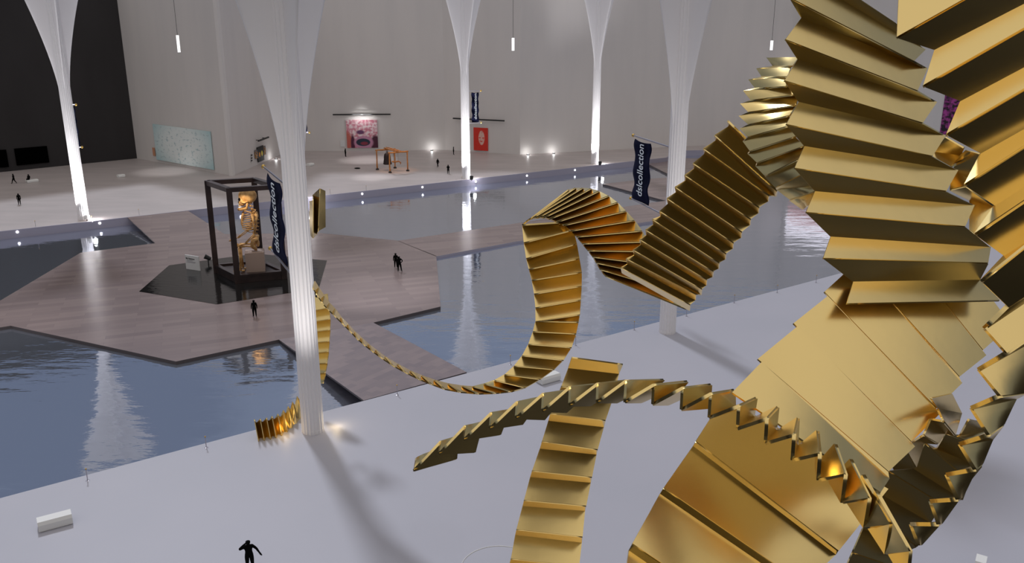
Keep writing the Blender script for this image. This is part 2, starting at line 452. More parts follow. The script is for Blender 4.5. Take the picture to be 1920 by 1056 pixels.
# S11: the great flat slope
s11 = [((1718, 373), (1895, 610)), ((1657, 425), (1842, 657)), ((1663, 432), (1848, 667)), ((1599, 485), (1798, 707)), ((1605, 493), (1803, 719)), ((1545, 548), (1755, 766)), ((1551, 556), (1761, 777)),
       ((1487, 607), (1708, 829)), ((1494, 613), (1714.5, 838)), ((1420, 674), (1665, 885)), ((1427, 680), (1667, 898)), ((1372, 737), (1650, 925))]
fo = []
for i, (l, r) in enumerate(s11):
    d = 15.6 - .26*i + (.12 if i % 2 == 0 else -.12)
    fo.append((*l, d+.4, *r, d-.2))
ribbon('pleated_ribbon', fo)
# S12: lower ribbon
s12 = [((500, 340), (1215, 735)), ((380, 528), (1000, 1003)), ((370, 546), (990, 1018)), ((241, 730), (850, 1150)), ((226, 754), (840, 1175)), ((105, 972), (640, 1330)), ((90, 1000), (600, 1350)), ((60, 1200), (500, 1500))]
fo = []
for i, (l, r) in enumerate(s12):
    d = [15.0, 14.35, 14.47, 13.9, 14.0, 13.45, 13.55, 13.0][i]
    fo.append((*V2(*l), d, *V2(*r), d-.3))
ribbon('pleated_ribbon', fo)

# S13: thin zigzag arm
U = [V6(325, 598), V6(430, 530), V6(537, 462), V6(650, 405), V6(762, 358), V6(875, 322), V6(992, 292), V6(1112, 278), V6(1235, 265)] + \
    [V2(197, 283), V2(322, 297), V2(445, 322), V2(567, 375), V2(690, 430), V2(808, 500), V2(920, 583), V2(1033, 672), V2(1137, 775), V2(1230, 888), V2(1315, 1005), V2(1395, 1130)]
UB = [V6(383, 577), V6(505, 505), V6(612, 445), V6(730, 390), V6(868, 335), V6(985, 305), V6(1110, 279), V6(1238, 264), V6(1400, 261)] + \
     [V2(345, 268), V2(447, 282), V2(548, 305), V2(643, 340), V2(737, 380), V2(825, 428), V2(910, 483), V2(988, 540), V2(1055, 605), V2(1110, 672), V2(1165, 740), V2(1220, 820)]
LW = [V6(313, 655), V6(422, 583), V6(530, 522), V6(643, 473), V6(757, 427), V6(872, 397), V6(990, 372), V6(1110, 357), V6(1230, 357)] + \
     [V2(193, 367), V2(317, 390), V2(438, 425), V2(562, 473), V2(683, 537), V2(800, 610), V2(913, 697), V2(1017, 795), V2(1115, 905), V2(1207, 1018), V2(1300, 1150)]
LB = [V6(500, 601), V6(580, 573), V6(690, 496), V6(785, 452), V6(880, 432), V6(975, 400), V6(1080, 370), V6(1195, 357), V6(1300, 356)] + \
     [V2(260, 366), V2(440, 380), V2(550, 388), V2(628, 432), V2(725, 492), V2(818, 560), V2(905, 635), V2(965, 705), V2(1040, 790), V2(1105, 860), V2(1190, 960)]
fo = []
n = len(LW)
for i in range(n):
    d = 15.7 - .28*i
    fo.append((*U[i], d, *UB[i], d+.55)); q = -.24 if i < 9 else .10
    fo.append((*LW[i], d+q, *LB[i], d+q+.55))
ribbon('pleated_ribbon', fo, th=.05)

# S14: ribbon dropping to the floor
s14 = [((1000, 163), (1222, 193)), ((985, 208), (1205, 233)), ((955, 288), (1188, 318)), ((948, 305), (1182, 333)), ((907, 406), (1147, 436)), ((899, 436), (1140, 464)), ((871, 527), (1113, 563)), ((862, 557), (1108, 583)),
       ((828, 655), (1088, 683)), ((820, 680), (1083, 705)), ((793, 783), (1063, 808)), ((787, 806), (1058, 827)), ((760, 910), (1047, 942)), ((755, 931), (1044, 965)), ((736, 1037), (1032, 1070)),
       ((731, 1054), (1028, 1092)), ((712, 1150), (1012, 1185)), ((706, 1172), (1008, 1208))]
fo = []
for i, (l, r) in enumerate(s14):
    d = 33.0 + i*.12 + (.35 if i % 2 else -.35)
    fo.append((*V6(*l), d, *V6(*r), d+.25))
ribbon('pleated_ribbon', fo, th=.06)

# S7: dark accordion
lt = [(1095, -10), (1030, 62), (972, 130), (920, 205), (877, 265), (828, 325), (787, 383), (750, 448), (713, 490), (678, 543), (648, 592), (615, 645), (580, 690), (553, 735)]
rt = [(1400, 290), (1345, 345), (1305, 370), (1255, 430), (1212, 490), (1167, 555), (1125, 610), (1087, 665), (1053, 712), (1023, 755), (990, 797), (965, 845), (935, 872), (905, 925)]
fo = []
for i, (l, r) in enumerate(zip(lt, rt)):
    d = 22 + i*.75
    fo.append((*V7(*l), d-.40, *V7(*r), d-.40))
    fo.append((*V7(l[0]+6, l[1]+27), d+.45, *V7(r[0]-2, r[1]+29), d+.45))
ribbon('pleated_ribbon', fo, th=.05)
# S6: fan
ls = [(52, 520), (75, 500), (100, 488), (130, 485), (160, 484), (190, 490), (228, 505), (262, 522), (298, 550), (328, 580), (357, 615), (385, 650), (410, 682), (428, 712), (447, 745), (475, 780)]
rs = [(285, 342), (320, 333), (357, 333), (400, 336), (440, 349), (490, 373), (535, 406), (578, 450), (622, 497), (660, 550), (690, 605), (715, 655), (745, 725), (795, 790), (845, 865), (885, 948)]
fo = []
for i, (l, r) in enumerate(zip(ls, rs)):
    d = 39.5 - i*.15
    fo.append((V7(*l), V7(*r), d, d+.2))
fo = stair(fo, .3, 2.5)
ribbon('pleated_ribbon', fo, th=.06)
# S5 + S4: rising strip and thin long tail
strip = [(V7(52, 520), V7(235, 508)), (V7(60, 610), V7(312, 545)), (V7(72, 690), V7(330, 615)), (V7(85, 745), V7(343, 690)), (V7(100, 800), V7(355, 760)), (V7(112, 870), V7(354, 830)), (V7(119, 940), V7(350, 900)), (V7(120, 1010), V7(345, 975)),
         (V6(843, 5), V6(1030, 10)), (V6(832, 50), V6(1020, 60)), (V6(812, 105), V6(1000, 120)), (V6(785, 155), V6(965, 175)), (V6(750, 200), V6(925, 215)), (V6(710, 237), V6(865, 258)), (V6(665, 262), V6(800, 295)),
         (V6(620, 278), V6(740, 312)), (V6(570, 290), V6(675, 319)), (V6(525, 287), V6(600, 322)), (V6(465, 278), V6(520, 315)), (V6(405, 262), V6(450, 302)), (V6(350, 243), V6(395, 282)), (V6(300, 222), V6(340, 260)),
         (V6(245, 193), V6(280, 230)), (V6(190, 160), V6(225, 200)), (V6(150, 130), V6(170, 163)), (V6(118, 105), V6(135, 137)), (V6(88, 78), V6(98, 108)), (V6(60, 53), V6(70, 84)), (V6(30, 20), V6(40, 52)),
         (V6(0, -10), V6(10, 22)), (V3(555, 235), V3(548, 270)), (V3(525, 205), V3(515, 238)), (V3(495, 165), V3(485, 205)), (V3(465, 120), V3(455, 160)), (V3(440, 80), V3(430, 120))]
fo = []
for i, (l, r) in enumerate(strip):
    d = 39 + (i/len(strip))**1.3*17
    k = 1.2 if i > 14 else .3
    fo.append((l, r, d, d-k))
fo = stair(fo, .34, 1.5)
ribbon('pleated_ribbon', fo, th=.07)
# S8: louvres between the accordion and the stack
s8 = [((295, 327), (475, 327), (443, 375), (333, 375)), ((238, 390), (430, 383), (415, 435), (268, 435)), ((193, 453), (405, 440), (405, 490), (230, 500)), ((163, 517), (430, 490), (450, 537), (205, 567)),
      ((145, 588), (480, 540), (460, 597), (190, 635)), ((137, 657), (460, 600), (425, 655), (190, 705)), ((143, 727), (425, 663), (425, 712), (187, 775)), ((160, 800), (425, 725), (460, 772), (200, 855)),
      ((187, 870), (460, 778), (510, 825), (240, 920)), ((232, 940), (510, 828), (480, 900), (285, 995)), ((285, 1000), (475, 920), (500, 985), (345, 1060)), ((287, 1005), (500, 990), (540, 1035), (350, 1065)),
      ((350, 1070), (548, 1055), (575, 1080), (425, 1127)), ((425, 1133), (575, 1083), (540, 1160), (500, 1185))]
s8.pop(11)
fo = []
for i, (tl, tr, br, bl) in enumerate(s8):
    d = 17.4 - i*.06
    fo.append((*V8(*tl), d+.10, *V8(*tr), d-.70)); fo.append((*V8(*bl), d-.11, *V8(*br), d-.91))
ribbon('pleated_ribbon', fo, th=.03)
# pleats beside and at the foot of the large column
dB = depth_of(cols[1])
s2 = [((420, 165), (512, 150)), ((415, 245), (518, 226)), ((418, 252), (522, 232)), ((418, 305), (526, 288)), ((420, 312), (528, 294)), ((420, 360), (525, 347)), ((423, 366), (527, 353)), ((424, 418), (521, 410)),
      ((428, 424), (523, 416)), ((430, 476), (517, 467)), ((432, 482), (519, 473)), ((435, 533), (509, 530)), ((437, 539), (511, 536)), ((440, 590), (500, 584)), ((442, 596), (502, 590)), ((445, 645), (488, 641))]
fo = [(*V3(*l), dB+2.4+(.3 if i % 2 == 0 else -.3), *V3(*r), dB+1.8+(.3 if i % 2 == 0 else -.3)) for i, (l, r) in enumerate(s2)]
ribbon('pleated_ribbon', fo, th=.06)
s3 = [((581, 377), (581, 440)), ((587, 376), (587, 447)), ((586.5, 366), (594, 440)), ((600, 353.5), (597, 433)), ((609.5, 358), (610, 426))]
fo = [(*l, d, *r, d) for (l, r), d in zip(s3, (61, 59.8, 61.6, 60.2, 60.8))]
ribbon('pleated_ribbon', fo, th=.06)
tops = [(108, 840), (140, 837), (175, 831), (205, 822), (237, 810), (267, 790), (293, 768), (317, 744), (343, 714), (372, 690)]
fo = []
for i, (x, y) in enumerate(tops):
    g0 = V3(x+23, y+124-i*1.5 if i < 3 else y+126-i*1.0)
    d0 = depth_of(bp(*g0)); g1 = V3(x+37, y+112); d1 = depth_of(bp(*g1))+.35
    fo.append((*V3(x, y), d0-.25, *g0, d0)); fo.append((*V3(x+13, y+20), d1, *g1, d1))
ribbon('pleated_ribbon', fo, th=.05)
lamp('gold_glow', 'POINT', cols[1]+Vector((-1.7, -.9, .5)), 16, (1, .72, .35), shadow_soft_size=.3)
lamp('gold_glow', 'POINT', cols[1]+Vector((1.5, .6, .6)), 40, (1, .80, .50), shadow_soft_size=.3)

# ------------------------------------------------------------------ people (dark silhouettes of visitors)
def person(label, foot, height, face, pose='stand', fingers=False, group=None):
    """face: heading of the chest in degrees; the body is one skinned surface"""
    k = height/1.75
    rz = math.radians(face)
    J = {'pel': (0, 0, .93, .135), 'spi': (0, 0, 1.12, .125), 'che': (0, 0, 1.33, .155), 'nec': (0, 0, 1.47, .058), 'hea': (0, -.01, 1.56, .075), 'hed': (0, -.02, 1.66, .098), 'top': (0, -.01, 1.72, .07),
         'shl': (.19, 0, 1.40, .068), 'shr': (-.19, 0, 1.40, .068), 'ell': (.25, .03, 1.13, .048), 'elr': (-.25, .03, 1.13, .048), 'wrl': (.27, -.05, .90, .034), 'wrr': (-.27, -.05, .90, .034), 'hal': (.27, -.08, .80, .032), 'har': (-.27, -.08, .80, .032),
         'hil': (.10, 0, .88, .11), 'hir': (-.10, 0, .88, .11), 'knl': (.12, -.02, .50, .068), 'knr': (-.12, -.02, .50, .068), 'anl': (.13, 0, .09, .045), 'anr': (-.13, 0, .09, .045), 'tol': (.15, -.17, .035, .036), 'tor': (-.15, -.17, .035, .036)}
    if pose == 'shade':          # right hand up to the brow, left arm held out
        J['elr'] = (-.44, -.06, 1.33, .052); J['wrr'] = (-.22, -.17, 1.60, .036); J['har'] = (-.12, -.16, 1.67, .034)
        J['ell'] = (.37, .02, 1.18, .05); J['wrl'] = (.49, -.04, .96, .034); J['hal'] = (.55, -.07, .87, .034)
    if pose == 'walk':
        J['knl'] = (.10, -.22, .52, .068); J['anl'] = (.10, -.33, .10, .045); J['tol'] = (.10, -.50, .06, .036)
        J['knr'] = (-.10, .08, .50, .068); J['anr'] = (-.10, .36, .14, .045); J['tor'] = (-.10, .26, .035, .036)
        J['wrl'] = (.25, .16, .93, .034); J['hal'] = (.25, .17, .84, .032); J['wrr'] = (-.25, -.16, .95, .034); J['har'] = (-.25, -.2, .87, .032)
    if pose == 'hip':
        J['ell'] = (.40, .05, 1.17, .048); J['wrl'] = (.22, -.03, 1.0, .036); J['hal'] = (.15, -.06, .98, .034)
        J['knr'] = (-.12, -.02, .50, .068); J['anl'] = (.24, -.05, .09, .045); J['tol'] = (.28, -.2, .035, .036); J['knl'] = (.17, -.03, .50, .068)
    if pose == 'phone':
        J['ell'] = (.24, .0, 1.12, .048); J['wrl'] = (.12, -.24, 1.17, .034); J['hal'] = (.06, -.29, 1.23, .032)
        J['elr'] = (-.24, .0, 1.12, .048); J['wrr'] = (-.12, -.24, 1.17, .034); J['har'] = (-.06, -.29, 1.22, .032)
    if pose == 'sit':
        for q in ('pel', 'spi', 'che', 'nec', 'hea', 'hed', 'top', 'shl', 'shr', 'ell', 'elr', 'wrl', 'wrr', 'hal', 'har', 'hil', 'hir'):
            x, y, z, r = J[q]; J[q] = (x, y, z-.43, r)
        for q, sx in (('l', 1), ('r', -1)):
            J['kn'+q] = (.12*sx, -.44, .50, .07); J['an'+q] = (.12*sx, -.42, .09, .045); J['to'+q] = (.13*sx, -.59, .035, .036)
            J['wr'+q] = (.16*sx, -.28, .60, .034); J['ha'+q] = (.10*sx, -.36, .60, .034)
    E_ = [('pel', 'spi'), ('spi', 'che'), ('che', 'nec'), ('nec', 'hea'), ('hea', 'hed'), ('hed', 'top')]
    for q in 'lr':
        E_ += [('che', 'sh'+q), ('sh'+q, 'el'+q), ('el'+q, 'wr'+q), ('wr'+q, 'ha'+q), ('pel', 'hi'+q), ('hi'+q, 'kn'+q), ('kn'+q, 'an'+q), ('an'+q, 'to'+q)]
    ks = list(J)
    vs = [Vector(J[q][:3])*k for q in ks]; rad = [J[q][3]*k*(1.45 if q in ('hed', 'top', 'hea') else 1.35) for q in ks]; es = [(ks.index(a), ks.index(b)) for a, b in E_]
    if fingers:
        for q in 'lr':
            h_ = ks.index('ha'+q); d = (vs[h_]-vs[ks.index('wr'+q)]).normalized(); sd = d.cross(Vector((0, 1, .2))).normalized()
            for j, (o_, ln) in enumerate(((-.030, .060), (-.010, .072), (.010, .068), (.030, .052))):
                vs.append(vs[h_]+sd*o_*k+d*.030*k); rad.append(.010*k); es.append((h_, len(vs)-1))
                vs.append(vs[-1]+d*ln*.6*k); rad.append(.009*k); es.append((len(vs)-2, len(vs)-1))
                vs.append(vs[-1]+(d*.8+Vector((0, -.5, 0))).normalized()*ln*.5*k); rad.append(.008*k); es.append((len(vs)-2, len(vs)-1))
            vs.append(vs[h_]-sd*.045*k-d*.01*k); rad.append(.011*k); es.append((h_, len(vs)-1))
            vs.append(vs[-1]-sd*.015*k+d*.035*k); rad.append(.009*k); es.append((len(vs)-2, len(vs)-1))
    me = bpy.data.meshes.new('person'); me.from_pydata([tuple(v) for v in vs], es, [])
    o = bpy.data.objects.new('person', me); C.objects.link(o); me.materials.append(M['black'])
    sk = o.modifiers.new('skin', 'SKIN'); sk.use_smooth_shade = True
    lay = me.skin_vertices[0].data
    for i, r in enumerate(rad): lay[i].radius = (r, r*(.68 if i in (0, 1, 2) else 1)); lay[i].use_root = (i == 0)
    sb = o.modifiers.new('smooth', 'SUBSURF'); sb.levels = 1; sb.render_levels = 1
    o.location = foot; o.rotation_euler = (0, 0, rz)
    return tag(o, label, 'person', group)
person('person in black in the foreground shading the eyes with one raised hand', bp(470, 1070), 1.84, 20, 'shade', True)
person('person in black standing on the deck just below the dark hexagonal pool', bp(478, 594, ZD), 1.78, 200, 'stand')
p2 = bp(749, 508.5, ZD)
person('person in black with one hand on the hip, in front on the open deck', p2, 1.85, 10, 'hip')
person('person in black standing close behind the one with a hand on the hip', p2+Vector((-.62, 1.6, 0)), 1.80, 190, 'stand')
person('person in black standing alone on the plaza left of the far left column', bp(37, 383.7), 1.80, 15, 'stand')
person('person in black walking with a wide stride below the black screens', bp(27, 344.5), 1.80, -80, 'walk')
person('person in black standing by the wall below left of the pink face painting', bp(648, 293.8), 1.80, 80, 'stand')
person('person in black walking on the plaza right of the bell frame', bp(821, 313.5), 1.72, -30, 'walk')
person('person in black with elbows out beside the far bank column', bp(840.5, 326.3), 1.78, 170, 'phone')
person('person in black farthest back, near the wall corner left of the far bank column', bp(850.5, 290.3), 1.76, 90, 'stand')

# ------------------------------------------------------------------ benches
def bench(label, a, b, wd, ht, m=None, group=None):
    a = Vector(a); b = Vector(b); c = (a+b)/2; ln = (b-a).length; d = (b-a).normalized()
    t = thing('bench', label, 'bench', Vector((c.x, c.y, 0)), group)
    s_ = Vector((-d.y, d.x, 0))
    pr = [(-.5, .12), (-.5, .70), (-.38, 1.0), (.38, 1.0), (.5, .70), (.5, .12)]
    v = []
    for e in (a, b):
        v += [Vector((e.x, e.y, 0))+s_*q*wd+Vector((0, 0, z*ht)) for q, z in pr]
    f = [tuple(range(6)), tuple(range(11, 5, -1))]+[(i, i+6, (i+1) % 6+6, (i+1) % 6) for i in range(6)]
    mesh('seat', v, f, m or M['bench'], t)
    v2 = MB().box((c.x, c.y, .06*ht), (ln*.94, wd*.84, .12*ht), math.atan2(d.y, d.x))
    v2.build('plinth', M['bench'], t)
    return t
bench('white faceted bench alone on the pale floor at lower left', bp(72, 994), bp(136, 977), .85, .62)
bench('white bench on the pale floor behind the rising golden strip', bp(1010, 720), bp(1045, 710), .9, .6)
bb = bench('white bench below the black screens with a person sitting on it', bp(50, 343), bp(71, 340.5), 1.0, .5)
person('person in black seated on the white bench below the black screens', Vector((bp(56, 342).x, bp(56, 342).y-.12, .16)), 1.80, -10, 'sit')
bench('small white bench on the plaza in front of the teal painting', bp(221, 333), bp(233, 331.5), 1.0, .5)
bench('small white bench on the plaza just right of the large fluted column', bp(577, 312), bp(586, 310), 1.0, .5)
bench('white box bench cut off by the lower right edge of the picture', bp(1826, 1068), bp(1846, 1074), 1.0, .75)

# ------------------------------------------------------------------ edge posts
def post(x, y, lab):
    c = bp(x, y)
    t = thing('edge_post', lab, 'post', c, 'slim posts along the canal edges')
    MB().tube([c, c+Vector((0, 0, .78))], .028, 8).lathe(c, [(.11, 0), (.11, .02), (.03, .04)], 10).build('pole', M['chrome'], t)
    MB().ball(c+Vector((0, 0, .83)), .055, 8, 6).build('knob', M['brass'], t)
NP = 'slim brass-knobbed post on the pale floor edge, '
for x, y, l in [(164.5, 902, 'nearest one, lowest at left'), (387, 840, 'left of the golden pleats'), (745, 741, 'below the long thin golden ribbon'), (957, 684, 'left of the rising golden strip foot'), (1079, 648, 'right of the rising golden strip'),
                (1189, 619, 'just left of the fluted column'), (1287, 593, 'just right of the fluted column'), (1376.5, 568, 'second to the right of the fluted column'), (1457, 549, 'third to the right of the fluted column'), (1530, 530, 'farthest one at right')]:
    post(x, y, NP+l)
FP = 'slim brass-knobbed post on the far plaza edge, '
for x, y, l in [(67, 425, 'left of the far left column'), (173, 416, 'at the foot of the far left column'), (261, 403, 'beside the ramp'), (619, 364.5, 'right of the large fluted column'), (687, 357.5, 'below the bell frame'), (866, 340.5, 'at the foot of the far bank column')]:
    post(x, y, FP+l)
# recessed lights along the canal face
for x, y, q in [(32.5, 435, 'left of the far left column'), (187, 418.5, 'just right of the far left column'), (450, 389, 'behind the skeleton'), (679, 363.5, 'below the pink face painting'), (792, 351, 'right of the bell frame'), (892, 340.5, 'beside the far bank column'), (988, 329.5, 'left of the farthest column'), (1078, 319, 'just left of the farthest column foot')]:
    r = ray(x, y); n_ = Vector((bd.y, -bd.x, 0)); p0 = B0+n_*.13
    t_ = (p0-Vector((0, 0, H))).dot(n_)/r.dot(n_); c = Vector((0, 0, H))+r*t_
    m_ = MB().tube([c, c+n_*.06], .17, 12)
    tag(m_.build('edge_light', M['spot_glow']), 'small round white light in the canal edge, '+q, 'light', 'small round lights along the canal edge')

# ------------------------------------------------------------------ ring on the floor
c = bp(935, 1066)
rb = MB()
rp = [c+Vector((2.0*math.cos(2*PI*i/64), 2.0*math.sin(2*PI*i/64), .012)) for i in range(65)]
rb.tube(rp, .022, 6)
tag(rb.build('floor_ring', M['bench']), 'thin white circle lying on the pale floor beside the dropping ribbon', 'ring')

# ------------------------------------------------------------------ hanging lamps
def hang(x, y0, y1, d, lab, xt):
    b = at(x, y1, d); ztop = at(x, y0, d).z; b2 = Vector((b.x, b.y, ztop))
    t = thing('pendant_light', lab, 'lamp', b)
    MB().tube([b, b2], .14*d/90, 10).build('tube', M['glow'], t)
    MB().tube([b2, b2+Vector((0, 0, WH-ztop))], .02*d/90, 5).build('cable', M['dark'], t)
hang(336, 66, 98, 95, 'white tube lamp hanging in front of the screen side wall, left', 331)
hang(962, 71, 95, 120, 'white tube lamp hanging near the wall edge right of the far bank column', 962)
hang(1446, 76, 94, 130, 'white tube lamp hanging left of the golden sculpture', 1450)

# ------------------------------------------------------------------ pictures
def art_mat(name, build):
    m = bpy.data.materials.new(name); m.use_nodes = True
    n = m.node_tree.nodes; l = m.node_tree.links; b = n['Principled BSDF']; b.inputs['Roughness'].default_value = .6
    t = n.new('ShaderNodeTexCoord'); s_ = n.new('ShaderNodeSeparateXYZ'); l.new(t.outputs['Object'], s_.inputs[0])
    def mth(op, a, c_=None, clamp=False):
        q = n.new('ShaderNodeMath'); q.operation = op; q.use_clamp = clamp
        for i, z in enumerate((a, c_)):
            if z is None: continue
            if isinstance(z, (int, float)): q.inputs[i].default_value = z
            else: l.new(z, q.inputs[i])
        return q.outputs[0]
    def ell(cx, cy, rx, ry, soft=.15):
        dx = mth('DIVIDE', mth('SUBTRACT', s_.outputs['X'], cx), rx); dy = mth('DIVIDE', mth('SUBTRACT', s_.outputs['Z'], cy), ry)
        r2_ = mth('ADD', mth('MULTIPLY', dx, dx), mth('MULTIPLY', dy, dy))
        return mth('DIVIDE', mth('SUBTRACT', 1+soft, r2_), 2*soft, True)
    def noise(sc, lo, hi, stretch=(1, 1, 1)):
        mp = n.new('ShaderNodeMapping'); mp.inputs['Scale'].default_value = stretch; l.new(t.outputs['Object'], mp.inputs[0])
        q = n.new('ShaderNodeTexNoise'); q.inputs['Scale'].default_value = sc; q.inputs['Detail'].default_value = 4; l.new(mp.outputs[0], q.inputs['Vector'])
        r = n.new('ShaderNodeMapRange'); r.inputs[1].default_value = lo; r.inputs[2].default_value = hi; l.new(q.outputs['Fac'], r.inputs[0]); return r.outputs[0]
    def mix(f, a, c_):
        q = n.new('ShaderNodeMix'); q.data_type = 'RGBA'
        if isinstance(f, float): q.inputs[0].default_value = f
        else: l.new(f, q.inputs[0])
        for i, z in ((6, a), (7, c_)):
            if isinstance(z, tuple): q.inputs[i].default_value = z+(1,)
            else: l.new(z, q.inputs[i])
        return q.outputs[2]
    o = build(mth, ell, noise, mix, s_)
    l.new(o, b.inputs['Base Color'])
    return m
def picture(name, label, cat, xc, yt, yb, xl, xr, a, b, m, th=.15, off=.12, frame=False):
    """flat panel on the wall a-b: object coordinates run -1..1 across the canvas"""
    pl = on_wall(xl, (yt+yb)/2, a, b); pr = on_wall(xr, (yt+yb)/2, a, b)
    zt = on_wall(xc, yt, a, b).z; zb = on_wall(xc, yb, a, b).z
    c = (pl+pr)/2; c.z = (zt+zb)/2; wd = (pr-pl).length; ht = zt-zb
    d = (pr-pl).normalized(); n_ = Vector((d.y, -d.x, 0))
    if n_.dot(Vector((0, 0, H))-c) < 0: n_ = -n_
    me = bpy.data.meshes.new(name)
    v = [(i, j, k) for k in (-1, 1) for i, j in ((-1, 0), (1, 0), (1, 1), (-1, 1))]
    me.from_pydata(v, [], [(3, 2, 1, 0), (4, 5, 6, 7), (0, 1, 5, 4), (1, 2, 6, 5), (2, 3, 7, 6), (3, 0, 4, 7)]); me.update()
    o = bpy.data.objects.new(name, me); C.objects.link(o); me.materials.append(m)
    o.matrix_world = Matrix.Translation(c + n_*(off+th)) @ Matrix(((d.x*wd/2, -n_.x*th, 0, 0), (d.y*wd/2, -n_.y*th, 0, 0), (0, 0, ht/2, 0), (0, 0, 0, 1)))
    return tag(o, label, cat), c, n_, d, wd, ht
def teal(mth, ell, noise, mix, s_):
    base = mix(ell(0, .05, 1.05, 1.5, .75), (.30, .58, .62), (.86, .93, .92))  # soft teal gradient, its pale centre raised to include the floodlight on it
    q = mix(noise(3.5, .56, .66, (3, 1, 2)), base, (.50, .64, .66))
    return mix(noise(9, .66, .72, (3, 1, 2)), q, (.32, .44, .46))
def face(mth, ell, noise, mix, s_):
    base = mix(noise(5, .42, .60), (.62, .20, .27), (.85, .70, .72))
    base = mix(ell(-1.0, -.5, .35, .7, .4), base, (.55, .13, .10))
    base = mix(ell(.85, -.75, .32, .65, .3), base, (.07, .01, .03))
    base = mix(ell(-.62, -.75, .13, .7, .4), base, (.08, .01, .04))
    base = mix(ell(.08, -.62, .62, .48, .2), base, (.55, .25, .38))
    base = mix(ell(-.10, .12, .26, .15, .5), base, (.13, .04, .12))
    base = mix(ell(.05, -.60, .46, .27, .15), base, (.018, .03, .055))
    return mix(ell(.12, -.68, .24, .12, .4), base, (.25, .03, .06))
def red(mth, ell, noise, mix, s_):
    base = mix(ell(.12, .12, .42, .62, .15), (.68, .03, .015), (.78, .50, .42))
    base = mix(ell(-.12, .12, .16, .05, .5), base, (.68, .05, .03)); base = mix(ell(.34, .12, .13, .05, .5), base, (.68, .05, .03))
    base = mix(ell(.10, -.20, .16, .05, .5), base, (.68, .05, .03))
    return mix(noise(4, .52, .62), base, mix(.5, base, (.68, .05, .03)))
def magenta(mth, ell, noise, mix, s_):
    return mix(noise(3.2, .42, .60, (1, 1, 2)), (.01, .002, .008), (.42, .05, .30))
picture('painting', 'very wide pale teal painting with soft dark specks on the grey side wall', 'painting', 346, 240, 308, 293, 398.5, W[2], W[3], art_mat('teal_canvas', teal))
picture('painting', 'large square pink painting of a close-up face with a dark open mouth', 'painting', 679, 224.5, 277, 650, 708, W[4], W[5], art_mat('pink_canvas', face))
picture('painting', 'tall red painting with a pale face, right of the far bank column', 'painting', 902, 239.5, 282, 889, 915.5, W[5], W[6], art_mat('red_canvas', red))
pm, c_, n_, d_, w_, h_ = picture('painting', 'black and magenta painting seen through the gap in the golden sculpture', 'painting', 1790, 175, 256, 1768, 1830, W[8], W[9], art_mat('magenta_canvas', magenta))
M['screen_black'] = mat('screen_black', (.001, .001, .001), .95, spec=.0)
picture('screen', 'large black screen on the black wall, cut off by the left edge', 'screen', 0, 281, 314, -45, 14.5, W[0], W[1], M['screen_black'])
picture('screen', 'large black screen on the black wall above the seated person', 'screen', 58, 276, 307.5, 28, 90, W[1], W[2], M['screen_black'])
# wall text plates
picture('wall_label', 'small orange and white label left of the teal painting', 'label', 290, 277, 292, 287.5, 291.8, W[2], W[3], mat('orange_plate', (.62, .30, .18), .6), th=.05)
wl, c, n_, d, wd, ht = picture('wall_label', 'small white label left of the pink face painting', 'label', 642.5, 263, 275, 638.5, 647, W[4], W[5], M['sign'], th=.05)
# a group of dark panels with glowing shapes on the side wall
pan = art_mat('panel_art', lambda mth, ell, noise, mix, s_: mix(ell(.38, .0, .26, .36, .2), mix(ell(-.42, -.05, .24, .33, .2), (.004, .004, .004), (.85, .33, .02)), (.85, .68, .04)))
mixa = art_mat('panel_mixed', lambda mth, ell, noise, mix, s_: mix(noise(2.5, .50, .56, (1, 1, .8)), mix(noise(3.7, .5, .55), (.004, .006, .012), (.10, .22, .35)), (.72, .32, .03)))
picture('wall_panel', 'black central wall panel with an orange and a yellow oval', 'artwork', 486.7, 274, 302.5, 481, 492.5, W[3], W[4], pan)
picture('wall_panel', 'narrow left wall panel in black and orange beside the black panel', 'artwork', 478.7, 281, 297.5, 476.5, 481, W[3], W[4], mixa)
picture('wall_panel', 'narrow right wall panel in black and yellow beside the black panel', 'artwork', 494, 273.5, 290.5, 492.7, 496, W[3], W[4], mixa)
for yy, q in ((291, 'top'), (296.5, 'middle'), (301.2, 'bottom')):
    picture('wall_label', 'tiny dark round-edged plate left of the wall panels, %s one' % q, 'label', 470.7, yy-1.2, yy+1.2, 469.5, 472, W[3], W[4], M['ink'], th=.04)
# track light bars over the pictures
def bar(label, x0, y0, x1, y1, a, b, lights=()):
    p = on_wall(x0, y0, a, b); q = on_wall(x1, y1, a, b); z = (p.z+q.z)/2; p.z = q.z = z
    d = (q-p).normalized(); n_ = Vector((d.y, -d.x, 0))
    if n_.dot(-p) < 0: n_ = -n_
    p += n_*.9; q += n_*.9
    t = thing('track_light', label, 'light fixture', (p+q)/2)
    MB().beam(p, q, .28, .28).build('rail', M['dark'], t)
    for k in (.2, .8):
        c = p.lerp(q, k); MB().beam(c, c-n_*.9, .12).build('bracket', M['dark'], t)
    return p, q, n_
p, q, n_ = bar('long black light rail above the pink face painting', 625, 214.5, 733, 213.5, W[4], W[5])
l1 = lamp('picture_light', 'AREA', (p+q)/2+n_*.6, 90, shape='RECTANGLE', size=4, size_y=.3); aim(l1, (p+q)/2-n_*1.2+Vector((0, 0, -2.5)))
l1 = lamp('picture_light', 'SPOT', (p+q)/2+n_*.3, 120, spot_size=math.radians(150), spot_blend=1); aim(l1, (p+q)/2-n_*1.5)
p, q, n_ = bar('long black light rail above the red portrait', 853, 221.5, 949, 225.5, W[5], W[6])
p, q, n_ = bar('short brown light rail above the wall panels', 476, 264.5, 495.5, 257, W[3], W[4])
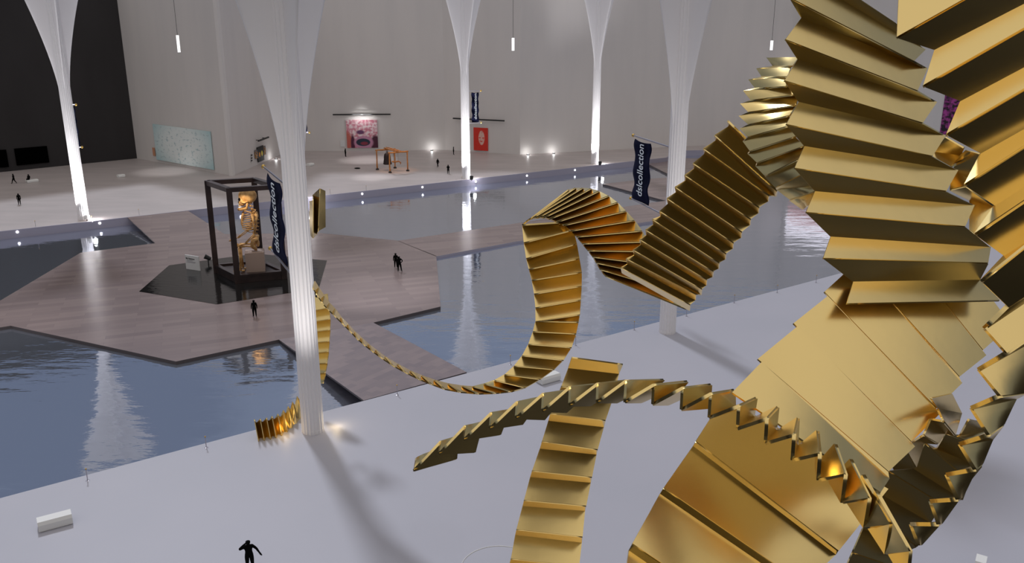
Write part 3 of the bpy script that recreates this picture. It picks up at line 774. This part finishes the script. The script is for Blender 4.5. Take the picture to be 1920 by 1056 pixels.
l1 = lamp('picture_light', 'SPOT', (p+q)/2+n_*.1, 350, spot_size=math.radians(80), spot_blend=1); aim(l1, (p+q)/2-n_*1.0+Vector((0, 0, 2.2)))
# wall washers on the floor along the back walls
for x, y, a, b, e, q in [(810, 281, W[4], W[5], 900, 'left of the wall corner'), (986, 288.5, W[6], W[7], 800, 'left of the pair beyond the red painting'), (1034, 286, W[6], W[7], 900, 'right of the pair beyond the red painting'), (506, 297, W[3], W[4], 700, 'right of the wall panels')]:
    p = on_wall(x, y, a, b); d = (b-a).normalized(); n_ = Vector((d.y, -d.x, 0))
    if n_.dot(-p) < 0: n_ = -n_
    p = Vector((p.x, p.y, 0))+n_*1.3
    f_ = MB().lathe(p, [(.28, 0), (.28, .2), (.22, .22)], 12)
    tag(f_.build('floor_uplight', M['dark']), 'small round wall light on the floor, '+q, 'light', 'floor lights along the back walls')
    l1 = lamp('wall_wash', 'POINT', p+Vector((0, 0, .45)), e*.09, shadow_soft_size=.15)
# floodlit patches of the plaza and deck: ceiling spotlights
def flood(x, y, e, size, col=(1, 1, 1), z=0, h=30):
    c = bp(x, y, z)
    l1 = lamp('ceiling_spotlight', 'SPOT', c+Vector((0, -9, h)), e, col, spot_size=math.radians(size), spot_blend=1, shadow_soft_size=.4); aim(l1, c)
flood(310, 322, 15000, 26); flood(690, 300, 24000, 26); flood(700, 333, 20000, 18)
flood(745, 320, 16000, 18, (1, .50, .22)); flood(720, 548, 20000, 34, (.95, .97, 1), ZD, 28)
flood(20, 610, 9000, 30, (1, .95, .93), ZD, 28)

# ------------------------------------------------------------------ banners on the columns
def text_mesh(name, body, m, parent, fit_h, mat4, fit_w=None):
    cu = bpy.data.curves.new(name, 'FONT'); cu.body = body; cu.extrude = .01; cu.size = 1; cu.offset = .004
    tmp = bpy.data.objects.new('tmp', cu); C.objects.link(tmp)
    bpy.context.view_layer.update()
    me = bpy.data.meshes.new_from_object(tmp.evaluated_get(bpy.context.evaluated_depsgraph_get()))
    bpy.data.objects.remove(tmp)
    xs = [v.co.x for v in me.vertices]; ys = [v.co.y for v in me.vertices]
    k = fit_h/(max(xs)-min(xs)); cx = (max(xs)+min(xs))/2; cy = (max(ys)+min(ys))/2
    ky = k if fit_w is None else fit_w/(max(ys)-min(ys))
    for v in me.vertices: v.co = Vector(((v.co.x-cx)*k, (v.co.y-cy)*ky, v.co.z))
    me.transform(mat4)
    me.materials.clear(); me.name = name
    return link(name, me, m, parent)
def banner(label, ci, tip, dd, low_y, f0=.07, f1=.46):
    c = cols[ci]; d0 = depth_of(c)
    T_ = at(tip[0], tip[1], d0+dd); z0 = T_.z
    B_ = at(low_y[0], low_y[1], d0+dd); z1 = B_.z
    tp = Vector((T_.x, T_.y, 0)); cc = Vector((c.x, c.y, 0))
    d = (cc-tp).normalized(); ln = (cc-tp).length-RC*.95; n_ = Vector((d.y, -d.x, 0))
    if n_.dot(-tp) < 0: n_ = -n_
    t = thing('banner', label, 'banner', Vector((tp.x, tp.y, z1)))
    for z in (z0, z1):
        a = tp+Vector((0, 0, z)); MB().tube([a, a+d*ln], .075, 8).build('pole', M['chrome'], t)
        MB().ball(a, .17, 10, 8).build('finial', M['brass'], t)
    L_ = (cc-tp).length; w0, w1 = f0*L_, f1*L_
    v = []; f = []; nx, nz = 10, 40
    for k in range(nz+1):
        q = k/nz; z = z0-.25+(z1-z0+.35)*q
        for i in range(nx+1):
            p = i/nx
            sw = .05*math.sin(q*23)*(1 if p > .5 else -1)*abs(p-.5)*2
            off = .10*math.sin(q*15+p*3)
            v.append(tp+d*(w0+(w1-w0)*p+sw)+n_*off+Vector((0, 0, z-(.12*math.sin(PI*p) if k == 0 else 0))))
    for k in range(nz):
        for i in range(nx):
            a = k*(nx+1)+i; f.append((a, a+1, a+nx+2, a+nx+1))
    cl = mesh('cloth', v, f, M['navy'], t, smooth=True)
    md = cl.modifiers.new('thickness', 'SOLIDIFY'); md.thickness = .03; md.offset = 0
    up = Vector((0, 0, 1))
    # text runs upward
    ce = tp+d*(w0+w1)/2+n_*.17+Vector((0, 0, (z0+z1)/2+.1))
    ydir = n_.cross(up)                      # letters' up direction on the visible side
    R = Matrix((up, ydir, up.cross(ydir))).transposed()
    H_ = (z0-z1)*.80
    tx = text_mesh('lettering', 'dslcollection', M['white'], t, H_, Matrix.Translation(ce) @ R.to_4x4(), fit_w=(w1-w0)*.36)
    tx['label'] = 'white dslcollection lettering'
    return t
banner('dark navy banner lettered in white on the large foreground column, beside the skeleton cage', 1, (494, 312.5), 5.2, (512, 478), .14, .55)
banner('dark navy banner lettered in white on the column behind the dark golden accordion', 5, (1187.5, 254), 4.4, (1185, 379), .05, .43)
banner('narrow navy banner on the far bank column, above the red painting', 3, (901.5, 170), -3.5, (899.5, 232), .15, .58)
banner('navy banner seen edge-on at the right of the far left column', 0, (142.5, 196.5), -4.2, (151, 279.5), .2, .55)
banner('navy banner seen edge-on beside the right edge of the large foreground column', 2, (575.5, 181), -4.5, (581, 251), .15, .55)

# ------------------------------------------------------------------ spotlights clamped to the columns
def clamp(x, y, d, lab, s_=1.0):
    p = at(x, y, d)
    t = thing('column_spotlight', lab, 'spotlight', p)
    a = p+Vector((.10, -.35, .12))*s_; b = p+Vector((-.05, .25, -.12))*s_
    MB().tube([b, b.lerp(a, .4), b.lerp(a, .45), a], [.17*s_, .19*s_, .25*s_, .25*s_], 12).build('housing', M['dark'], t)
    MB().tube([p+Vector((0, .1, -.1))*s_, p+Vector((-.02, .1, -.42))*s_], .13*s_, 10).build('arm', M['dark'], t)
clamp(571, 407, dB-.95, 'black spotlight clamped on the large foreground column, beside the dark pleats')
clamp(594, 547, dB-.5, 'black spotlight clamped on the large foreground column where the thin ribbon starts')
clamp(576, 75, dB-.3, 'black spotlight high on the flared top of the large foreground column')
for x, y, ci, l in [(163, 411.5, 0, 'small white floodlight at the foot of the far left column'), (884, 336, 3, 'small floodlight at the right foot of the far bank column'), (1125, 308, 4, 'small dark floodlight at the foot of the farthest column')]:
    c = bp(x, y+2.5); t = thing('floodlight', l, 'spotlight', c)
    MB().tube([c+Vector((0, 0, .15)), c+Vector((0, .25, .75))], [.3, .36], 12).build('housing', M['bench'] if ci == 0 else M['dark'], t)
    MB().tube([c+Vector((0, 0, .0)), c+Vector((0, 0, .3))], .06, 6).build('foot', M['dark'], t)

# ------------------------------------------------------------------ cage with the seated skeleton
A_ = bp(402, 510.6, ZD); B_ = bp(444.5, 532.5, ZD); D_ = bp(537.6, 523.3, ZD); C_ = A_+D_-B_
ctr = (A_+D_)/2
cage = thing('cage', 'tall open bronze frame cage standing in the dark hexagonal pool', 'frame', ctr)
q4 = [A_, B_, D_, C_]; inn = [p.lerp(ctr, .06) for p in q4]
ZT = 10.1; z0 = ZD+.04
for p in inn: MB().beam(p+Vector((0, 0, .04)), Vector((p.x, p.y, ZT)), .62, .62, (q4[2]-q4[1])).build('post', M['frame'], cage)
for i in range(4):
    a, b = inn[i], inn[(i+1) % 4]
    MB().beam(Vector((a.x, a.y, ZT-.2)), Vector((b.x, b.y, ZT-.2)), .58, .5).build('top_rail', M['frame'], cage)
    MB().beam(Vector((a.x, a.y, z0+.85)), Vector((b.x, b.y, z0+.85)), .5, .25).build('bottom_rail', M['frame'], cage)
tray = MB().prism([(p.x, p.y) for p in q4], z0, z0+.72).build('base_tray', M['frame'], cage)
zt = z0+.73
o_ = bp(483, 506, zt)
fw = Vector((-.97, -.24, 0)).normalized(); sd = Vector((-fw.y, fw.x, 0))
def lp(x, y, z): return o_+fw*x+sd*y+Vector((0, 0, z))
sb = MB()
hx = math.atan2(fw.y, fw.x)
sb.box(lp(.15, 0, 1.15), (2.1, 1.9, 2.3), hx)
sb_o = sb.build('seat_block', M['stone_seat'])
tag(sb_o, 'pale stone block on which the golden skeleton sits, inside the cage', 'block')
sk = thing('skeleton', 'giant golden-brown human skeleton seated on a block inside the bronze cage', 'skeleton', lp(.2, 0, 2.3))
def bone(name, pts, rad, n=8, mt=None): return MB().tube([lp(*p) for p in pts], rad, n).build(name, mt or M['bone'], sk, smooth=True)
# skull: cranium shaped from a ball, face, sockets, jaw
def lball(mb, c, r, n=14, m=10):
    k = len(mb.v); mb.ball((0, 0, 0), r, n, m)
    for i in range(k, len(mb.v)):
        v = mb.v[i]; mb.v[i] = lp(c[0]+v.x, c[1]+v.y, c[2]+v.z)
    return mb
su = MB(); lball(su, (.38, 0, 8.75), (1.02, .78, .88)); skull = lball(su, (.98, 0, 8.35), (.42, .55, .55)).build('skull', M['bone'], sk, smooth=True)
lball(MB(), (1.02, 0, 7.98), (.40, .42, .36)).build('upper_jaw', M['bone'], sk, smooth=True)
for s_ in (1, -1):
    so = lball(MB(), (1.22, .27*s_, 8.42), (.20, .22, .22), 10, 8).build('eye_socket', M['black'], sk, smooth=True)  # black ball stands in for the shade of the hollow socket
    bone('cheekbone', [(1.15, .34*s_, 8.12), (.75, .62*s_, 8.1), (.35, .66*s_, 8.25)], [.12, .10, .07])
lball(MB(), (1.38, 0, 8.05), (.09, .12, .16), 8, 6).build('nose_hollow', M['black'], sk)  # shade of the nose opening, put in as a black ball
jw = MB().tube([lp(*p) for p in ((.45, .50, 8.05), (.55, .50, 7.45), (1.20, .28, 7.25), (1.42, 0, 7.25), (1.20, -.28, 7.25), (.55, -.50, 7.45), (.45, -.50, 8.05))], [.12, .15, .17, .20, .17, .15, .12], 8)
jw.build('lower_jaw', M['bone'], sk, smooth=True)
tb = MB()
for i in range(-4, 5): lball(tb, (1.42-.012*i*i, .075*i, 7.66), (.05, .045, .13), 6, 5)
tb.build('teeth', mat('teeth', (.55, .42, .25), .4), sk)
top_ = MB(); lball(top_, (.30, 0, 9.28), (.62, .50, .38)); top_.build('skull_cap', mat('skull_cap_dark', (.02, .014, .010), .6), sk, smooth=True)
# spine
sp = [(.30, 7.95), (.18, 7.6), (.02, 7.2), (-.12, 6.8), (-.22, 6.4), (-.27, 6.0), (-.26, 5.6), (-.20, 5.2), (-.10, 4.8), (.0, 4.4), (.04, 4.0), (.0, 3.6), (-.08, 3.2)]
for i, (x, z) in enumerate(sp):
    vb = MB(); lball(vb, (x, 0, z), (.17+.004*i, .2+.006*i, .15), 8, 6); lball(vb, (x-.24, 0, z-.06), (.17, .06, .06), 6, 5)
    vb.build('vertebra', M['bone'], sk, smooth=True)
# ribs
for i in range(10):
    z = 7.0-.24*i; rx = .46+.36*math.sin(min(1, (i+1.6)/7)*PI/2); ry = .42+.46*math.sin(min(1, (i+1.5)/7)*PI/2)
    if i > 7: rx *= .86; ry *= .9
    drop = .55 if i < 8 else .25
    for s_ in (1, -1):
        pts = []
        e = PI if i < 8 else PI*.72
        for k in range(11):
            a = e*k/10
            pts.append((.42-rx*math.cos(a)*1.0-.22*(i < 3)*(1-k/10), s_*ry*math.sin(a), z-drop*(k/10)**.8+(.42*(k/10)**5 if i > 3 else .1)))
        bone('rib', pts, .052, 6)
bone('sternum', [(1.0, 0, 6.9), (1.22, 0, 6.3), (1.28, 0, 5.55), (1.22, 0, 5.2)], [.13, .12, .12, .06])
# pelvis
pv = MB()
for s_ in (1, -1):
    pts = [(-.15, .15*s_, 3.5), (-.25, .62*s_, 3.85), (.1, .82*s_, 3.75), (.35, .70*s_, 3.3), (.15, .5*s_, 2.85), (-.05, .35*s_, 2.55), (.35, .25*s_, 2.75), (.5, .03*s_, 2.95)]
    pv.tube([lp(*p) for p in pts], [.22, .26, .22, .2, .22, .17, .12, .12], 8)
lball(pv, (-.3, 0, 3.2), (.2, .35, .45), 10, 8)
pv.build('pelvis', M['bone'], sk, smooth=True)
for s_ in (1, -1):
    bone('collarbone', [(1.0, .1*s_, 6.95), (.7, .5*s_, 7.1), (.1, .98*s_, 7.0)], .06)
    bone('shoulder_blade', [(-.35, .45*s_, 6.7), (-.38, .72*s_, 6.2), (-.28, .85*s_, 5.75)], [.20, .22, .05])
    sh = (.0, 1.0*s_, 6.85)
    el = (-.15, 1.18*s_, 4.6) if s_ > 0 else (.45, -1.15, 4.7)
    wr = (1.0, .85*s_, 3.45) if s_ > 0 else (1.9, -.9, 3.75)
    ha = (1.45, .62*s_, 3.32) if s_ > 0 else (2.45, -.7, 3.65)
    bone('upper_arm_bone', [sh, ((sh[0]+el[0])/2, sh[1]*1.04, (sh[2]+el[2])/2), el], [.17, .085, .14])
    for dz in (.06, -.06): bone('forearm_bone', [(el[0], el[1]-.03, el[2]+dz), ((el[0]+wr[0])/2, (el[1]+wr[1])/2, (el[2]+wr[2])/2+dz*1.7), (wr[0], wr[1], wr[2]+dz)], [.08, .05, .07])
    for j in range(5):
        oy = (j-2)*.09
        l_ = .55 if j not in (0, 4) else .4
        pts = [wr, (ha[0], ha[1]+oy, ha[2]), (ha[0]+l_*.5, ha[1]+oy*1.3, ha[2]-.04), (ha[0]+l_*.8, ha[1]+oy*1.4, ha[2]-.22)]
        bone('finger_bone', pts, [.05, .05, .045, .03], 6)
    hp = (.0, .62*s_, 2.95); kn = (1.75, .50*s_, 3.02); an = (1.72+.12*s_, .46*s_, .28)
    bone('thigh_bone', [hp, (.25, .68*s_, 2.98), (1.0, .58*s_, 3.04), kn], [.17, .12, .10, .19])
    lball(MB(), (1.98, .50*s_, 3.02), (.12, .14, .15), 8, 6).build('kneecap', M['bone'], sk, smooth=True)
    bone('shin_bone', [(1.78, .50*s_, 2.85), (1.80, .49*s_, 1.6), an], [.17, .095, .12])
    bone('calf_bone', [(1.62, .58*s_, 2.7), (1.62, .56*s_, 1.6), (an[0]-.05, an[1]+.1*s_, .3)], [.07, .05, .07])
    lball(MB(), (an[0]-.25, an[1], .14), (.24, .13, .13), 8, 6).build('heel_bone', M['bone'], sk, smooth=True)
    for j in range(5):
        oy = (j-2)*.085
        bone('toe_bone', [(an[0], an[1]+oy*.4, .22), (an[0]+.45, an[1]+oy, .15), (an[0]+.85, an[1]+oy*1.4, .06)], [.07, .055, .04], 6)
for q_, e_ in ((lp(2.3, 2.2, 9.4), 380), (lp(1.0, 2.4, 9.4), 380)):  # added warm fill lamps under the cage top, no fixtures there
    l1 = lamp('cage_fill', 'SPOT', q_, e_, (1, .80, .58), spot_size=math.radians(100), spot_blend=.6, shadow_soft_size=.15); aim(l1, lp(.6, 0, 5))
# sign and spotlight in the pool
a = bp(350, 504.5, ZD); b = bp(375.5, 508.5, ZD); d = (b-a).normalized(); n_ = Vector((d.y, -d.x, 0))
a2 = a+Vector((0, 0, .04)); zt_ = 1.75
t = thing('sign_board', 'white standing sign board with black heading at the left end of the dark pool', 'sign', (a+b)/2)
c = (a+b)/2
MB().box((c.x, c.y, ZD+.04+zt_/2), ((b-a).length, .12, zt_), math.atan2(d.y, d.x)).build('board', M['sign'], t)
ctr_ = (a+b)/2+n_*.075+Vector((0, 0, ZD*0+zt_*.78)); w_ = (b-a).length
Rt = Matrix((d, Vector((0, 0, 1)), d.cross(Vector((0, 0, 1))))).transposed().to_4x4()
text_mesh('heading', 'My Skeleton', M['ink'], t, w_*.62, Matrix.Translation(ctr_-d*w_*.12) @ Rt)
for k, (ww, zz) in enumerate(((.42, .66), (.62, .58), (.60, .53))):
    c3 = (a+b)/2+n_*.07+Vector((0, 0, zt_*zz)); c3 -= d*w_*(.38-ww/2)
    MB().box(c3, (w_*ww, .012, .03), math.atan2(d.y, d.x)).build('text_line', M['ink'] if k == 0 else M['chrome'], t)
p = bp(391, 494.5, ZD+.02)
t = thing('pool_spotlight', 'small black spotlight standing in the pool between the sign and the cage', 'spotlight', p)
MB().tube([p, p+Vector((0, 0, .55))], .07, 8).build('stand', M['dark'], t)
MB().tube([p+Vector((-.35, -.1, .95)), p+Vector((.3, .1, .55))], [.30, .22], 12).build('housing', M['dark'], t)

# ------------------------------------------------------------------ log frame with the bell
ft = [bp(707.7, 318.6), bp(731.5, 324.2), bp(764.5, 321), bp(740.7, 315.6)]
ht = 3.75
t = thing('bell_stand', 'square frame of rough orange logs carrying a dark hanging bell on the plaza', 'frame', sum(ft, Vector())/4)
def log(a, b, r, name='log', seg=6):
    pts = []
    for i in range(seg+1):
        q = a.lerp(b, i/seg); j = .045 if 0 < i < seg else 0
        pts.append(q+Vector((random.uniform(-j, j), random.uniform(-j, j), random.uniform(-j, j))))
    return MB().tube(pts, [r*random.uniform(.85, 1.15) for _ in pts], 8).build(name, M['wood'], t, smooth=True)
up = Vector((0, 0, ht))
for p in ft:
    log(p+Vector((0, 0, .2)), p+up, .14, 'post')
    MB().lathe(p, [(.32, 0), (.30, .22), (.16, .32)], 10).build('foot', M['dark'], t)
ex = lambda a, b, e: (a-(b-a)*e, b+(b-a)*e)
for i, j in ((0, 3), (1, 2)):
    a, b = ex(ft[i]+up+Vector((0, 0, .05)), ft[j]+up+Vector((0, 0, .05)), .06); log(a, b, .15, 'beam')
m1 = (ft[0]+ft[3])/2+up+Vector((0, 0, .3)); m2 = (ft[1]*.6+ft[2]*.4)+up+Vector((0, 0, .3))
a, b = ex(m1, m2, .12); log(a, b, .13, 'cross_beam')
a, b = ex(m1+Vector((.4, .2, .12)), m2+Vector((.5, .1, .05)), .12); log(a, b, .09, 'cross_beam')
bc = (m1+m2)/2+Vector((-.75, 0, 0)); bc.z = 0
zc = ht+.25
be = thing('bell', 'dark bronze bell hanging from the log frame', 'bell', bc+Vector((0, 0, zc-2.7)))
MB().lathe(Vector((bc.x, bc.y, zc-2.75)), [(.80, 0), (.84, .08), (.78, .3), (.70, .9), (.66, 1.5), (.56, 1.95), (.30, 2.2), (.05, 2.28)], 20).build('body', M['bell'], be, smooth=True)
MB().tube([Vector((bc.x-.12, bc.y, zc-.5)), Vector((bc.x-.1, bc.y, zc-.15)), Vector((bc.x+.1, bc.y, zc-.15)), Vector((bc.x+.12, bc.y, zc-.5))], .07, 8).build('loop', M['bell'], be)
mb_ = MB().tube([Vector((bc.x+.9, bc.y-.2, zc-2.2)), Vector((bc.x+1.5, bc.y-.2, zc-2.3)), Vector((bc.x+2.2, bc.y-.2, zc-2.15)), Vector((bc.x+2.6, bc.y-.2, zc-2.45)), Vector((bc.x+2.5, bc.y-.2, zc-2.75))], [.16, .14, .13, .11, .07], 8)
stt = thing('bell_striker', 'bent orange log hanging beside the bell as its striker', 'striker', bc+Vector((1.5, -.2, zc-2.3)))
mb_.build('log', M['wood'], stt, smooth=True)
for x in (1.2, 2.1): MB().tube([Vector((bc.x+x, bc.y-.2, zc-2.2)), Vector((bc.x+x, bc.y-.2, zc-.1))], .02, 5).build('rope', M['dark'], stt)
# small black object lying on the plaza
c = bp(670, 316.5)
MB().ball(c+Vector((0, 0, .12)), (.62, .3, .12), 12, 6).build('dark_stone', M['black'])
tag(bpy.data.objects['dark_stone'], 'flat dark stone lying on the plaza left of the bell frame', 'stone')
# white sign beyond the gap in the sculpture
p1 = at(1768, 293, 60)
t = thing('hanging_sign', 'small white sign in the dark gap right of the golden stack', 'sign', p1)
MB().box(p1, (.62, .06, .86), math.radians(-20)).build('board', M['sign'], t)
MB().tube([p1+Vector((0, 0, .43)), p1+Vector((0, 0, 30-p1.z+8))], .012, 5).build('cable', M['dark'], t)
# bright screens high on the right wall, mirrored in the water
M['big_screen'] = mat('big_screen', (.1, .1, .1), .4, emis=(.95, .88, .92), es=1.2)
M['pink_screen'] = mat('pink_screen', (.1, .05, .05), .4, emis=(.62, .30, .30), es=.8)
picture('projection_screen', 'tall lit white screen on the right wall, mirrored in the water', 'screen', 1530, 106, 140, 1502, 1625, W[8], W[9], M['big_screen'])
picture('projection_screen', 'lit pink screen under the white one on the right wall', 'screen', 1530, 143, 161, 1502, 1650, W[8], W[9], M['pink_screen'])
